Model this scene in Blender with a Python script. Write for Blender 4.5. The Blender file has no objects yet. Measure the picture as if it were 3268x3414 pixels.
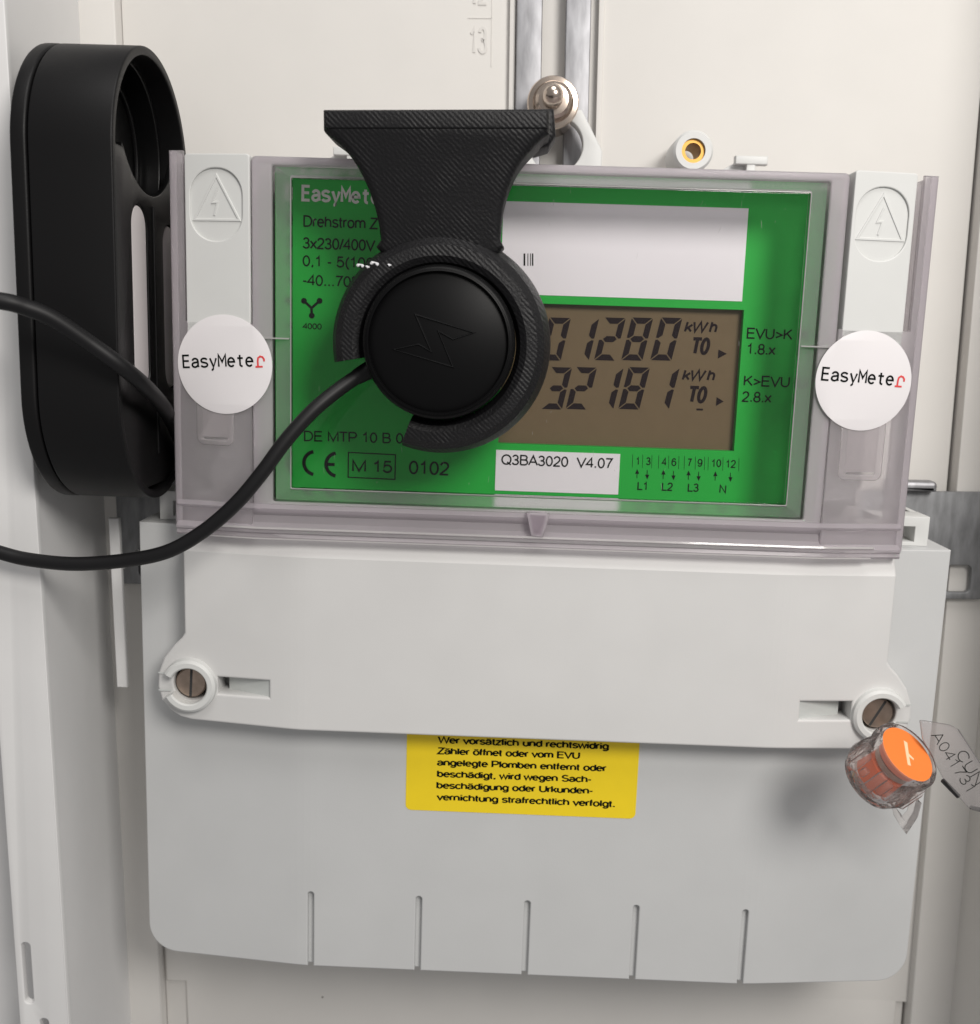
import bpy, bmesh, math, random
from mathutils import Vector, Matrix
R_ = math.radians
rnd = random.Random(7)
S = bpy.context.scene
COL = S.collection

# ------------------------------------------------------------------ camera
# millimetres: x right, z up, d = height above the cabinet's back (towards the viewer); world = (x, -d, z) / 1000
PW, PH, PF = 3268.0, 3414.0, 3460.0
CAM = (-7.834, -261.968, 40.462)
PIT, YAW, ROL = R_(9.6327), R_(0.96494), R_(1.85135)
def _rot():
    cp, sp, cy, sy, cr, sr = math.cos(PIT), math.sin(PIT), math.cos(YAW), math.sin(YAW), math.cos(ROL), math.sin(ROL)
    B = Matrix(((1, 0, 0), (0, 0, -1), (0, 1, 0)))
    Rx = Matrix(((1, 0, 0), (0, cp, -sp), (0, sp, cp)))
    Ry = Matrix(((cy, 0, sy), (0, 1, 0), (-sy, 0, cy)))
    Rz = Matrix(((cr, -sr, 0), (sr, cr, 0), (0, 0, 1)))
    return Rz @ Rx @ Ry @ B
MR = _rot()
cam = bpy.data.cameras.new("camera"); co = bpy.data.objects.new("camera", cam); COL.objects.link(co)
rot = Matrix((MR[0], -MR[1], -MR[2])).transposed()
co.matrix_world = Matrix.Translation(Vector(CAM) / 1000) @ rot.to_4x4()
cam.sensor_fit = 'HORIZONTAL'; cam.sensor_width = 36; cam.lens = 36 * PF / PW
cam.clip_start = 0.005; cam.clip_end = 10
cam.dof.use_dof = True; cam.dof.focus_distance = 0.212; cam.dof.aperture_fstop = cam.lens / 1.5
S.camera = co

# ------------------------------------------------------------------ world and lamps
w = bpy.data.worlds.new("World"); S.world = w; w.use_nodes = True
bg = w.node_tree.nodes['Background']
bg.inputs[0].default_value = (1.0, 0.985, 0.98, 1); bg.inputs[1].default_value = 0.30
def area(name, loc, target, power, size, col, sizey=None):
    l = bpy.data.lights.new(name, 'AREA'); l.energy = power; l.color = col
    l.shape = 'RECTANGLE' if sizey else 'DISK'; l.size = size
    if sizey: l.size_y = sizey
    o = bpy.data.objects.new(name, l); COL.objects.link(o)
    o.location = loc
    o.rotation_euler = (Vector(target) - Vector(loc)).to_track_quat('-Z', 'Y').to_euler()
    return o
area("ceiling_lamp", (0.20, -0.46, 0.27), (0.0, 0, 0.02), 2.05, 0.18, (1.0, 0.965, 0.92))
area("ceiling_lamp", (0.02, -0.55, 1.1), (0.0, 0, 0.02), 5.4, 0.6, (1.0, 0.975, 0.955))
S.view_settings.view_transform = 'Standard'; S.view_settings.look = 'None'
S.view_settings.exposure = -0.04; S.view_settings.gamma = 1
S.cycles.transparent_max_bounces = 24; S.cycles.max_bounces = 10; S.cycles.glossy_bounces = 4
S.cycles.transmission_bounces = 8

# ------------------------------------------------------------------ helpers
def at(px, py, d):
    v = MR.transposed() @ Vector(((px - PW / 2) / PF, (py - PH / 2) / PF, 1.0))
    t = (-d - CAM[1]) / v[1]
    return CAM[0] + v[0] * t, CAM[2] + v[2] * t
PHI = R_(1.2)          # the meter hangs a little askew in the cabinet
def atc(px, py, d):
    x, z = at(px, py, d)
    return x * math.cos(PHI) + z * math.sin(PHI), -x * math.sin(PHI) + z * math.cos(PHI)
def cab(o):
    o.rotation_euler.y = -PHI
    return o

def tag(o, label=None, cat=None, group=None, kind=None):
    if label: o['label'] = label
    if cat: o['category'] = cat
    if group: o['group'] = group
    if kind: o['kind'] = kind
    return o
def empty(name, x, z, d):
    o = bpy.data.objects.new(name, None); COL.objects.link(o); o.location = (x / 1000, -d / 1000, z / 1000)
    o.empty_display_size = 0.01
    return o
def link(name, me, mat, parent=None):
    o = bpy.data.objects.new(name, me); COL.objects.link(o)
    if mat: me.materials.clear(); me.materials.append(mat)
    if parent:
        o.parent = parent
        t = Vector((0, 0, 0)); p = parent
        while p: t += p.location; p = p.parent
        o.location = -t if parent.parent is None else Vector((0, 0, 0))
        if parent.parent is not None:
            o.location = -(parent.parent.location + parent.location)
    return o
def finish(bm, name, mat, parent=None, recalc=True, ang=32):
    if recalc: bmesh.ops.recalc_face_normals(bm, faces=bm.faces)
    me = bpy.data.meshes.new(name); bm.to_mesh(me); bm.free()
    for p in me.polygons: p.use_smooth = True
    me.set_sharp_from_angle(angle=R_(ang))
    return link(name, me, mat, parent)
def toD(u, v, w): return (u / 1000, -w / 1000, v / 1000)      # outline in the panel's plane, thickness towards the viewer
def toX(u, v, w): return (w / 1000, -u / 1000, v / 1000)      # outline in the (d, z) plane, thickness along x
def curve_bm(splines, half, bevel=0.0, res=2):
    cu = bpy.data.curves.new("tmp", 'CURVE'); cu.dimensions = '2D'; cu.fill_mode = 'BOTH'
    for pts in splines:
        sp = cu.splines.new('POLY'); sp.points.add(len(pts) - 1); sp.use_cyclic_u = True
        for i, p in enumerate(pts): sp.points[i].co = (p[0], p[1], 0, 1)
    if bevel > 0:
        cu.bevel_depth = bevel; cu.bevel_resolution = res; cu.offset = -bevel
    cu.extrude = max(half - bevel, 0.0)
    o = bpy.data.objects.new("tmp", cu); COL.objects.link(o)
    dg = bpy.context.evaluated_depsgraph_get()
    me = bpy.data.meshes.new_from_object(o.evaluated_get(dg))
    bm = bmesh.new(); bm.from_mesh(me)
    bpy.data.objects.remove(o); bpy.data.curves.remove(cu); bpy.data.meshes.remove(me)
    bmesh.ops.remove_doubles(bm, verts=bm.verts, dist=1e-4)
    return bm
def plate_bm(splines, d0, d1, bevel=0.0, mp=toD, bis=(), fn=None, res=2, bisv=()):
    bm = curve_bm(splines, (d1 - d0) / 2, bevel, res)
    for b in bis:
        bmesh.ops.bisect_plane(bm, geom=bm.verts[:] + bm.edges[:] + bm.faces[:], plane_co=(b, 0, 0), plane_no=(1, 0, 0))
    for b in bisv:
        bmesh.ops.bisect_plane(bm, geom=bm.verts[:] + bm.edges[:] + bm.faces[:], plane_co=(0, b, 0), plane_no=(0, 1, 0))
    m = (d0 + d1) / 2
    for v in bm.verts:
        u, q, w = v.co.x, v.co.y, v.co.z + m
        if fn: u, q, w = fn(u, q, w)
        v.co = mp(u, q, w)
    return bm
def plate(name, splines, d0, d1, mat, parent=None, bevel=0.0, **k):
    return finish(plate_bm(splines, d0, d1, bevel, **k), name, mat, parent)
def merge(*bms):
    out = bmesh.new()
    for b in bms:
        me = bpy.data.meshes.new("t"); b.to_mesh(me); b.free(); out.from_mesh(me); bpy.data.meshes.remove(me)
    return out
def rect(x0, z0, x1, z1): return [(x0, z0), (x1, z0), (x1, z1), (x0, z1)]
def rrect(x0, z0, x1, z1, r, n=6):
    if not isinstance(r, (tuple, list)): r = (r,) * 4
    out = []
    for (cx, cz, a, rr) in ((x0 + r[0], z0 + r[0], 180, r[0]), (x1 - r[1], z0 + r[1], 270, r[1]), (x1 - r[2], z1 - r[2], 0, r[2]), (x0 + r[3], z1 - r[3], 90, r[3])):
        if rr <= 0: out.append((cx, cz)); continue
        for i in range(n + 1):
            t = R_(a + 90 * i / n); out.append((cx + rr * math.cos(t), cz + rr * math.sin(t)))
    return out
def circ(cx, cz, r, n=48, a0=0, a1=360):
    full = abs(a1 - a0) >= 360
    return [(cx + r * math.cos(R_(a0 + (a1 - a0) * i / (n if full else n - 1))), cz + r * math.sin(R_(a0 + (a1 - a0) * i / (n if full else n - 1)))) for i in range(n)]
def box_bm(x0, x1, z0, z1, d0, d1, bev=0.0):
    return plate_bm([rect(x0, z0, x1, z1)], d0, d1, bev)
def box(name, x0, x1, z0, z1, d0, d1, mat, parent=None, bev=0.0):
    return finish(box_bm(x0, x1, z0, z1, d0, d1, bev), name, mat, parent)
def lathe_bm(prof, cx, cz, a0=0, a1=360, n=64, M=None):
    """prof: closed list of (r, d); swept about the d axis through (cx, cz)"""
    bm = bmesh.new(); full = abs(a1 - a0) >= 360
    k = n if full else n + 1; rows = []
    for i in range(k):
        t = R_(a0 + (a1 - a0) * i / n); row = []
        for (r, d) in prof:
            p = Vector((r * math.cos(t), r * math.sin(t), d))
            if M: p = M @ p; row.append(bm.verts.new(p))
            else: row.append(bm.verts.new(toD(cx + p.x, cz + p.y, p.z)))
        rows.append(row)
    m = len(prof)
    for i in range(n):
        a, b = rows[i], rows[(i + 1) % k]
        for j in range(m):
            q = (a[j], a[(j + 1) % m], b[(j + 1) % m], b[j])
            try: bm.faces.new(q)
            except ValueError: pass
    if not full:
        bm.faces.new(rows[0]); bm.faces.new(rows[-1][::-1])
    bmesh.ops.remove_doubles(bm, verts=bm.verts, dist=1e-7)
    return bm
def smooth(pts, n=10):
    P = [Vector(p) for p in pts]; P = [2 * P[0] - P[1]] + P + [2 * P[-1] - P[-2]]; out = []
    for i in range(1, len(P) - 2):
        a, b, c, e = P[i - 1], P[i], P[i + 1], P[i + 2]
        for j in range(n):
            t = j / n
            out.append(0.5 * (2 * b + (c - a) * t + (2 * a - 5 * b + 4 * c - e) * t * t + (-a + 3 * b - 3 * c + e) * t ** 3))
    out.append(P[-2]); return out
def tube_bm(pts, r, n=14, closed=False):
    """pts in (x, z, d) mm"""
    bm = bmesh.new(); P = [Vector(toD(*p)) for p in pts]; rows = []; up = None
    for i, p in enumerate(P):
        a = P[(i - 1) % len(P)] if (closed or i > 0) else p
        b = P[(i + 1) % len(P)] if (closed or i < len(P) - 1) else p
        t = (b - a).normalized()
        if up is None: up = Vector((0, 1, 0)) if abs(t.y) < .9 else Vector((1, 0, 0))
        s = t.cross(up).normalized(); up = s.cross(t).normalized()
        rr = r(i / (len(P) - 1)) if callable(r) else r
        rows.append([bm.verts.new(p + (s * math.cos(2 * math.pi * k / n) + up * math.sin(2 * math.pi * k / n)) * rr / 1000) for k in range(n)])
    L = len(rows)
    for i in range(L if closed else L - 1):
        for k in range(n): bm.faces.new((rows[i][k], rows[(i + 1) % L][k], rows[(i + 1) % L][(k + 1) % n], rows[i][(k + 1) % n]))
    if not closed: bm.faces.new(rows[0][::-1]); bm.faces.new(rows[-1])
    return bm
def stroke_bm(pts, wd, d, closed=False, h=0.0, top=0.6):
    """flat (h = 0) or raised ridge of width wd along a polyline of (x, z)"""
    bm = bmesh.new(); P = [Vector(p) for p in pts]; n = len(P); L = []
    for i, p in enumerate(P):
        a = P[i - 1] if (closed or i > 0) else None; b = P[(i + 1) % n] if (closed or i < n - 1) else None
        ta = (p - a).normalized() if a is not None else (b - p).normalized()
        tb = (b - p).normalized() if b is not None else ta
        na, nb = Vector((-ta.y, ta.x)), Vector((-tb.y, tb.x)); m = (na + nb)
        m = m.normalized() / max(0.45, m.normalized().dot(na)) if m.length > 1e-6 else na
        if h == 0: L.append([bm.verts.new(toD(*(p + m * wd / 2), d)), bm.verts.new(toD(*(p - m * wd / 2), d))])
        else: L.append([bm.verts.new(toD(*(p + m * wd / 2), d - .02)), bm.verts.new(toD(*(p + m * wd / 2 * top), d + h)), bm.verts.new(toD(*(p - m * wd / 2 * top), d + h)), bm.verts.new(toD(*(p - m * wd / 2), d - .02))])
    k = len(L[0])
    for i in range(n if closed else n - 1):
        for j in range(k - 1): bm.faces.new((L[i][j], L[i][j + 1], L[(i + 1) % n][j + 1], L[(i + 1) % n][j]))
    return bm
def poly_bm(pts, d):
    return plate_bm([pts], d - 0.01, d + 0.01)
# lettering: a plain grotesque drawn as strokes; capital height 1, x-height .72; ('a', cx, cy, rx, ry, a0, a1) is an arc
def A_(cx, cy, rx, ry, a0, a1): return ('a', cx, cy, rx, ry, a0, a1)
_x, _b = .72, .36
GL = {
 ' ': (.42, []), '.': (.38, [[(.19, -.03), (.19, .14)]]), ',': (.38, [[(.2, .12), (.2, 0), (.14, -.14)]]), '-': (.46, [[(.06, .38), (.40, .38)]]),
 '/': (.40, [[(.02, -.02), (.38, 1.02)]]), '>': (.8, [[(.1, .68), (.7, .4), (.1, .12)]]), '(': (.46, [[A_(.62, .38, .46, .68, 115, 245)]]),
 ')': (.46, [[A_(-.16, .38, .46, .68, 65, -65)]]), '\u00b0': (.55, [[A_(.27, .84, .15, .16, 0, 360)]]),
 '0': (.78, [[A_(.39, .5, .29, .5, 90, 450)]]), '1': (.78, [[(.16, .76), (.34, .84), (.44, 1), (.44, 0)]]),
 '2': (.78, [[A_(.39, .71, .28, .29, 170, -20), (.52, .42), (.12, .08), (.10, .0), (.69, 0)]]),
 '3': (.78, [[A_(.37, .75, .25, .25, 165, -90), (.30, .5)], [(.37, .5), A_(.37, .26, .30, .26, 90, -165)]]),
 '4': (.78, [[(.56, 0), (.56, 1), (.06, .30), (.74, .30)]]), '5': (.78, [[(.64, 1), (.20, 1), (.12, .48), A_(.37, .33, .31, .33, 130, -160)]]),
 '6': (.78, [[A_(.38, .32, .29, .32, 180, 540)], [(.09, .32), A_(.40, .5, .31, .5, 180, 40)]]),
 '7': (.78, [[(.08, 1), (.69, 1), (.42, .5), (.28, 0)]]), '8': (.78, [[A_(.39, .75, .25, .25, -90, 270)], [A_(.39, .26, .30, .26, 90, 450)]]),
 '9': (.78, [[A_(.39, .68, .29, .32, 0, 360)], [(.68, .68), A_(.37, .5, .31, .5, 0, -140)]]),
 'A': (.93, [[(.03, 0), (.465, 1), (.90, 0)], [(.19, .33), (.74, .33)]]),
 'B': (.93, [[(.13, 0), (.13, 1), (.50, 1), A_(.52, .765, .24, .235, 90, -90), (.13, .53)], [(.52, .53), A_(.54, .265, .28, .265, 90, -90), (.13, 0)]]),
 'C': (1.0, [[A_(.52, .5, .43, .5, 38, 322)]]), 'D': (1.0, [[(.13, 0), (.13, 1), (.44, 1), A_(.46, .5, .44, .5, 90, -90), (.08, 0)]]),
 'E': (.93, [[(.83, 1), (.13, 1), (.13, 0), (.85, 0)], [(.13, .53), (.78, .53)]]),
 'K': (.93, [[(.13, 0), (.13, 1)], [(.82, 1), (.14, .38)], [(.38, .60), (.88, 0)]]), 'L': (.78, [[(.13, 1), (.13, 0), (.73, 0)]]),
 'M': (1.16, [[(.12, 0), (.12, 1), (.58, .02), (1.04, 1), (1.04, 0)]]), 'N': (1.0, [[(.13, 0), (.13, 1), (.87, 0), (.87, 1)]]),
 'P': (.93, [[(.13, 0), (.13, 1), (.53, 1), A_(.55, .72, .29, .28, 90, -90), (.13, .44)]]), 'Q': (1.08, [[A_(.54, .5, .45, .5, 0, 360)], [(.62, .24), (1.0, -.06)]]),
 'S': (.93, [[A_(.46, .745, .32, .255, 25, 230), (.62, .46), A_(.46, .265, .36, .265, 40, -160)]]), 'T': (.85, [[(.03, 1), (.82, 1)], [(.425, 1), (.425, 0)]]),
 'U': (1.0, [[(.13, 1), (.13, .36), A_(.5, .36, .37, .36, 180, 360), (.87, 1)]]), 'V': (.93, [[(.03, 1), (.465, 0), (.90, 1)]]),
 'W': (1.32, [[(.03, 1), (.33, 0), (.66, 1), (.99, 0), (1.29, 1)]]), 'Z': (.85, [[(.07, 1), (.78, 1), (.05, 0), (.81, 0)]]),
 'a': (.78, [[A_(.37, .48, .26, .24, 165, 0), (.63, .14), (.67, 0)], [(.63, .43), (.36, .38), A_(.33, .19, .24, .19, 85, 290), (.56, .08), (.63, .22)]]),
 'b': (.78, [[(.11, 1), (.11, 0)], [A_(.39, _b, .28, _b, 180, 540)]]), 'c': (.70, [[A_(.38, _b, .29, _b, 40, 320)]]), 'd': (.78, [[(.67, 1), (.67, 0)], [A_(.39, _b, .28, _b, 0, 360)]]),
 'e': (.78, [[(.10, .38), (.68, .38), A_(.39, _b, .29, _b, 5, 318)]]), 'f': (.42, [[(.17, 0), (.17, .82), A_(.31, .82, .14, .18, 180, 85)], [(.02, .68), (.38, .68)]]),
 'g': (.78, [[A_(.39, _b, .28, _b, 0, 360)], [(.67, _x), (.67, -.06), A_(.39, -.06, .28, .22, 0, -160)]]),
 'h': (.78, [[(.11, 1), (.11, 0)], [(.11, .42), A_(.38, .44, .27, .28, 180, 0), (.65, 0)]]), 'i': (.31, [[(.155, _x), (.155, 0)], [(.155, 1), (.155, .87)]]),
 'k': (.70, [[(.11, 1), (.11, 0)], [(.62, _x), (.12, .24)], [(.30, .42), (.66, 0)]]), 'l': (.31, [[(.155, 1), (.155, 0)]]),
 'm': (1.16, [[(.11, _x), (.11, 0)], [(.11, .44), A_(.345, .46, .235, .26, 180, 0), (.58, 0)], [(.58, .44), A_(.815, .46, .235, .26, 180, 0), (1.05, 0)]]),
 'n': (.78, [[(.11, _x), (.11, 0)], [(.11, .42), A_(.38, .44, .27, .28, 180, 0), (.65, 0)]]), 'o': (.78, [[A_(.39, _b, .30, _b, 0, 360)]]),
 'r': (.46, [[(.11, _x), (.11, 0)], [(.11, .40), A_(.36, .44, .25, .27, 180, 75)]]), 's': (.70, [[A_(.35, .54, .24, .18, 20, 225), (.50, .33), A_(.35, .18, .26, .18, 55, -165)]]),
 't': (.42, [[(.18, .95), (.18, .18), A_(.32, .16, .14, .16, 180, 275)], [(.02, .68), (.37, .68)]]), 'u': (.78, [[(.12, _x), (.12, .28), A_(.39, .28, .27, .28, 180, 360), (.66, .3)], [(.66, _x), (.66, 0)]]),
 'v': (.70, [[(.03, _x), (.35, 0), (.67, _x)]]), 'w': (1.0, [[(.02, _x), (.26, 0), (.5, _x), (.74, 0), (.98, _x)]]), 'x': (.70, [[(.05, _x), (.65, 0)], [(.65, _x), (.05, 0)]]),
 'y': (.70, [[(.05, _x), (.36, .02)], [(.66, _x), (.33, -.14), A_(.18, -.12, .15, .15, 0, -100)]]), 'z': (.70, [[(.07, _x), (.62, _x), (.06, 0), (.65, 0)]]),
}
GL['\u00e4'] = (GL['a'][0], GL['a'][1] + [[(.24, .98), (.24, .86)], [(.52, .98), (.52, .86)]])
GL['\u00f6'] = (GL['o'][0], GL['o'][1] + [[(.25, .98), (.25, .86)], [(.53, .98), (.53, .86)]])
def _exp(st):
    out = []
    for p in st:
        if p[0] == 'a':
            _, cx, cy, rx, ry, a0, a1 = p; n = max(4, int(abs(a1 - a0) / 18))
            out += [(cx + rx * math.cos(R_(a0 + (a1 - a0) * i / n)), cy + ry * math.sin(R_(a0 + (a1 - a0) * i / n))) for i in range(n + 1)]
        else: out.append(p)
    r = [out[0]]
    for p in out[1:]:
        if abs(p[0] - r[-1][0]) + abs(p[1] - r[-1][1]) > .012: r.append(p)
    return r
def text_bm(s, p0, p1, cap, d, wd=.14, mono=False, shear=0.0, fn=None, ax=1.0):
    """print s with its baseline from p0 to p1 (x, z) and capital height cap (mm), lying on plane d"""
    x = 0.0; lines = []
    for i, c in enumerate(s):
        adv, sts = GL[c]
        if mono and c == 'M': sts = [[(0, 0), (0, 1), (.5, .40), (1, 1), (1, 0)]]
        E = [_exp(st) for st in sts]
        if mono and E:
            xs = [p[0] for st in E for p in st]; a, b = min(xs), max(xs); wdt = {'t': .40, 'E': .46, 'M': .52}.get(c, .46)
            E = [[((p[0] - (a + b) / 2) / (b - a) * wdt + .33, p[1]) for p in st] for st in E]; adv = .66
        for st in E: lines.append([(p[0] + x + shear * p[1], p[1]) for p in st])
        x += adv
    xs = [p[0] for st in lines for p in st]; x0, x1 = min(xs), max(xs)
    p0, p1 = Vector(p0), Vector(p1); e = p1 - p0; L = e.length; e.normalize(); f = Vector((-e.y, e.x)); wmm = wd * cap
    k = (L - wmm * ax) / (x1 - x0); ky = (cap - wmm) / cap
    bms = []
    for j, st in enumerate(lines):
        pts = [Vector((wmm / 2 + (p[0] - x0) * k / ax, (p[1] * ky) * cap + wmm / 2)) for p in st]
        cl = len(pts) > 3 and (pts[0] - pts[-1]).length < .03 * cap
        if cl: pts = pts[:-1]
        bms.append(stroke_bm([tuple(p) for p in pts], wmm, d + .0015 * (j % 4), cl))
    bm = merge(*bms)
    for v in bm.verts:
        q_ = p0 + e * (v.co.x * 1000 * ax) + f * (v.co.z * 1000); v.co = Vector(toD(q_.x, q_.y, -v.co.y * 1000))
    if fn:
        for v in bm.verts:
            u, q, w_ = v.co.x * 1000, v.co.z * 1000, -v.co.y * 1000
            v.co = toD(*fn(u, q, w_))
    for f_ in bm.faces: f_.normal_update()
    bad = [f_ for f_ in bm.faces if f_.normal.y > 0]
    if bad: bmesh.ops.reverse_faces(bm, faces=bad)
    return bm
def text(name, s, p0, p1, cap, d, mat, parent, **k):
    return finish(text_bm(s, p0, p1, cap, d, **k), name, mat, parent, recalc=False)

# ------------------------------------------------------------------ materials
def mat(name, col, rough=0.5, metal=0.0, spec=0.5, grain=0.0, gscale=900, bump=0.0, bscale=2500, coat=0.0, sub=0.0):
    m = bpy.data.materials.new(name); m.use_nodes = True; nt = m.node_tree; b = nt.nodes['Principled BSDF']
    b.inputs['Base Color'].default_value = (*col, 1); b.inputs['Roughness'].default_value = rough
    b.inputs['Metallic'].default_value = metal; b.inputs['Specular IOR Level'].default_value = spec
    b.inputs['Coat Weight'].default_value = coat
    tc = nt.nodes.new('ShaderNodeTexCoord')
    if grain:
        n = nt.nodes.new('ShaderNodeTexNoise'); n.inputs['Scale'].default_value = gscale; n.inputs['Detail'].default_value = 6
        nt.links.new(tc.outputs['Object'], n.inputs['Vector'])
        r = nt.nodes.new('ShaderNodeMapRange'); r.inputs['From Min'].default_value = .3; r.inputs['From Max'].default_value = .7
        r.inputs['To Min'].default_value = 1 - grain; r.inputs['To Max'].default_value = 1 + grain
        nt.links.new(n.outputs['Fac'], r.inputs['Value'])
        mx = nt.nodes.new('ShaderNodeVectorMath'); mx.operation = 'SCALE'; mx.inputs[0].default_value = col
        nt.links.new(r.outputs['Result'], mx.inputs['Scale']); nt.links.new(mx.outputs[0], b.inputs['Base Color'])
    if bump:
        n = nt.nodes.new('ShaderNodeTexNoise'); n.inputs['Scale'].default_value = bscale; n.inputs['Detail'].default_value = 2
        nt.links.new(tc.outputs['Object'], n.inputs['Vector'])
        bp = nt.nodes.new('ShaderNodeBump'); bp.inputs['Strength'].default_value = bump; bp.inputs['Distance'].default_value = 0.0001
        nt.links.new(n.outputs['Fac'], bp.inputs['Height']); nt.links.new(bp.outputs[0], b.inputs['Normal'])
    return m
def clear(name, tint, diff, kd, rough, kt=0.0, ior=1.49, scr=0.0, sscale=160):
    """clear plastic: fresnel mix of see-through and gloss, kd of it milky"""
    m = bpy.data.materials.new(name); m.use_nodes = True; nt = m.node_tree
    for n in list(nt.nodes):
        if n.type != 'OUTPUT_MATERIAL': nt.nodes.remove(n)
    out = [n for n in nt.nodes if n.type == 'OUTPUT_MATERIAL'][0]
    tr = nt.nodes.new('ShaderNodeBsdfTransparent'); tr.inputs[0].default_value = (*tint, 1)
    gl = nt.nodes.new('ShaderNodeBsdfGlossy'); gl.inputs['Roughness'].default_value = rough
    df = nt.nodes.new('ShaderNodeBsdfDiffuse'); df.inputs[0].default_value = (*diff, 1)
    tl = nt.nodes.new('ShaderNodeBsdfTranslucent'); tl.inputs[0].default_value = (*diff, 1)
    fr = nt.nodes.new('ShaderNodeFresnel'); fr.inputs[0].default_value = ior
    m0 = nt.nodes.new('ShaderNodeMixShader'); m0.inputs[0].default_value = kt
    m1 = nt.nodes.new('ShaderNodeMixShader'); m1.inputs[0].default_value = kd
    m2 = nt.nodes.new('ShaderNodeMixShader')
    L = nt.links.new
    L(df.outputs[0], m0.inputs[1]); L(tl.outputs[0], m0.inputs[2])
    L(tr.outputs[0], m1.inputs[1]); L(m0.outputs[0], m1.inputs[2])
    L(fr.outputs[0], m2.inputs[0]); L(m1.outputs[0], m2.inputs[1]); L(gl.outputs[0], m2.inputs[2]); L(m2.outputs[0], out.inputs[0])
    if scr:
        tc = nt.nodes.new('ShaderNodeTexCoord'); n = nt.nodes.new('ShaderNodeTexNoise'); n.inputs['Scale'].default_value = sscale
        L(tc.outputs['Object'], n.inputs['Vector']); bp = nt.nodes.new('ShaderNodeBump')
        bp.inputs['Strength'].default_value = scr; bp.inputs['Distance'].default_value = 0.0004
        L(n.outputs['Fac'], bp.inputs['Height']); L(bp.outputs[0], gl.inputs['Normal'])
    return m
M = {}
M['cream'] = mat('cabinet_plastic', (0.69, 0.67, 0.64), 0.6, spec=.3, grain=0.012, gscale=90, bump=0.04, bscale=1500)
M['wall'] = mat('cabinet_side_plastic', (0.73, 0.725, 0.72), 0.55, spec=.3, grain=0.012, gscale=90, bump=0.04, bscale=1500)
M['grey'] = mat('meter_cover_plastic', (0.65, 0.645, 0.635), 0.5, spec=.35, grain=0.02, gscale=70, bump=0.12, bscale=3500)
M['lowgrey'] = mat('terminal_cover_plastic', (0.565, 0.57, 0.568), 0.5, spec=.35, grain=0.02, gscale=70, bump=0.14, bscale=3500)
M['lightgrey'] = mat('meter_column_plastic', (0.66, 0.665, 0.65), 0.45, grain=0.015, gscale=120, bump=0.08, bscale=3500)
M['base'] = mat('meter_base_plastic', (0.48, 0.45, 0.445), 0.55, grain=0.25, gscale=60)
M['green'] = mat('green_face', (0.016, 0.42, 0.050), 0.45, spec=.2, grain=0.02, gscale=300)
M['lcd'] = mat('display_glass', (0.165, 0.120, 0.066), 0.3, spec=.25, grain=0.03, gscale=400)
M['seg'] = mat('display_segment', (0.012, 0.006, 0.007), 0.6, spec=.1)
M['ink'] = mat('black_ink', (0.004, 0.006, 0.005), 0.7, spec=.08)
M['white_ink'] = mat('white_ink', (0.70, 0.70, 0.66), 0.5)
M['red_ink'] = mat('red_ink', (0.72, 0.06, 0.06), 0.5)
M['paper'] = mat('white_label_paper', (0.86, 0.84, 0.87), 0.35)
M['sticker'] = mat('white_sticker', (0.80, 0.77, 0.78), 0.30, grain=0.01, gscale=120)
M['yellow'] = mat('yellow_label', (0.90, 0.665, 0.014), 0.4, grain=0.015, gscale=300)
M['black'] = mat('black_case_plastic', (0.0048, 0.0046, 0.0050), 0.45, spec=.24, bump=0.15, bscale=4000)
M['black_in'] = mat('black_inner_plastic', (0.003, 0.003, 0.0032), 0.34, spec=.3)
M['emblem'] = mat('emblem_plastic', (0.006, 0.006, 0.0065), 0.25, spec=.6)
M['disc'] = mat('black_disc_plastic', (0.0022, 0.0022, 0.0025), 0.42, spec=.16, bump=0.06, bscale=5000)
M['rubber'] = mat('cable_rubber', (0.0055, 0.0053, 0.006), 0.5, spec=.35, bump=0.05, bscale=3000)
M['strip'] = mat('white_strip', (0.60, 0.56, 0.56), 0.45)
M['residue'] = mat('white_residue', (0.75, 0.75, 0.77), 0.6)
M['orange'] = mat('orange_plastic', (0.80, 0.125, 0.012), 0.45, grain=0.04, gscale=500)
M['orange_face'] = mat('orange_face', (0.90, 0.215, 0.035), 0.6, grain=0.02, gscale=500)
M['mark'] = mat('cream_mark', (0.85, 0.62, 0.38), 0.6)
M['brass'] = mat('brass', (0.50, 0.28, 0.08), 0.42, metal=1)
M['steel'] = mat('nickel_steel', (0.58, 0.49, 0.42), 0.24, metal=1, grain=0.1, gscale=300)
M['screw'] = mat('screw_steel', (0.42, 0.33, 0.27), 0.38, metal=1, grain=0.15, gscale=600)
M['dark'] = mat('dark_recess', (0.03, 0.03, 0.03), 0.6)
M['slotfloor'] = mat('slot_floor_plastic', (0.55, 0.57, 0.555), 0.45)
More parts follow.
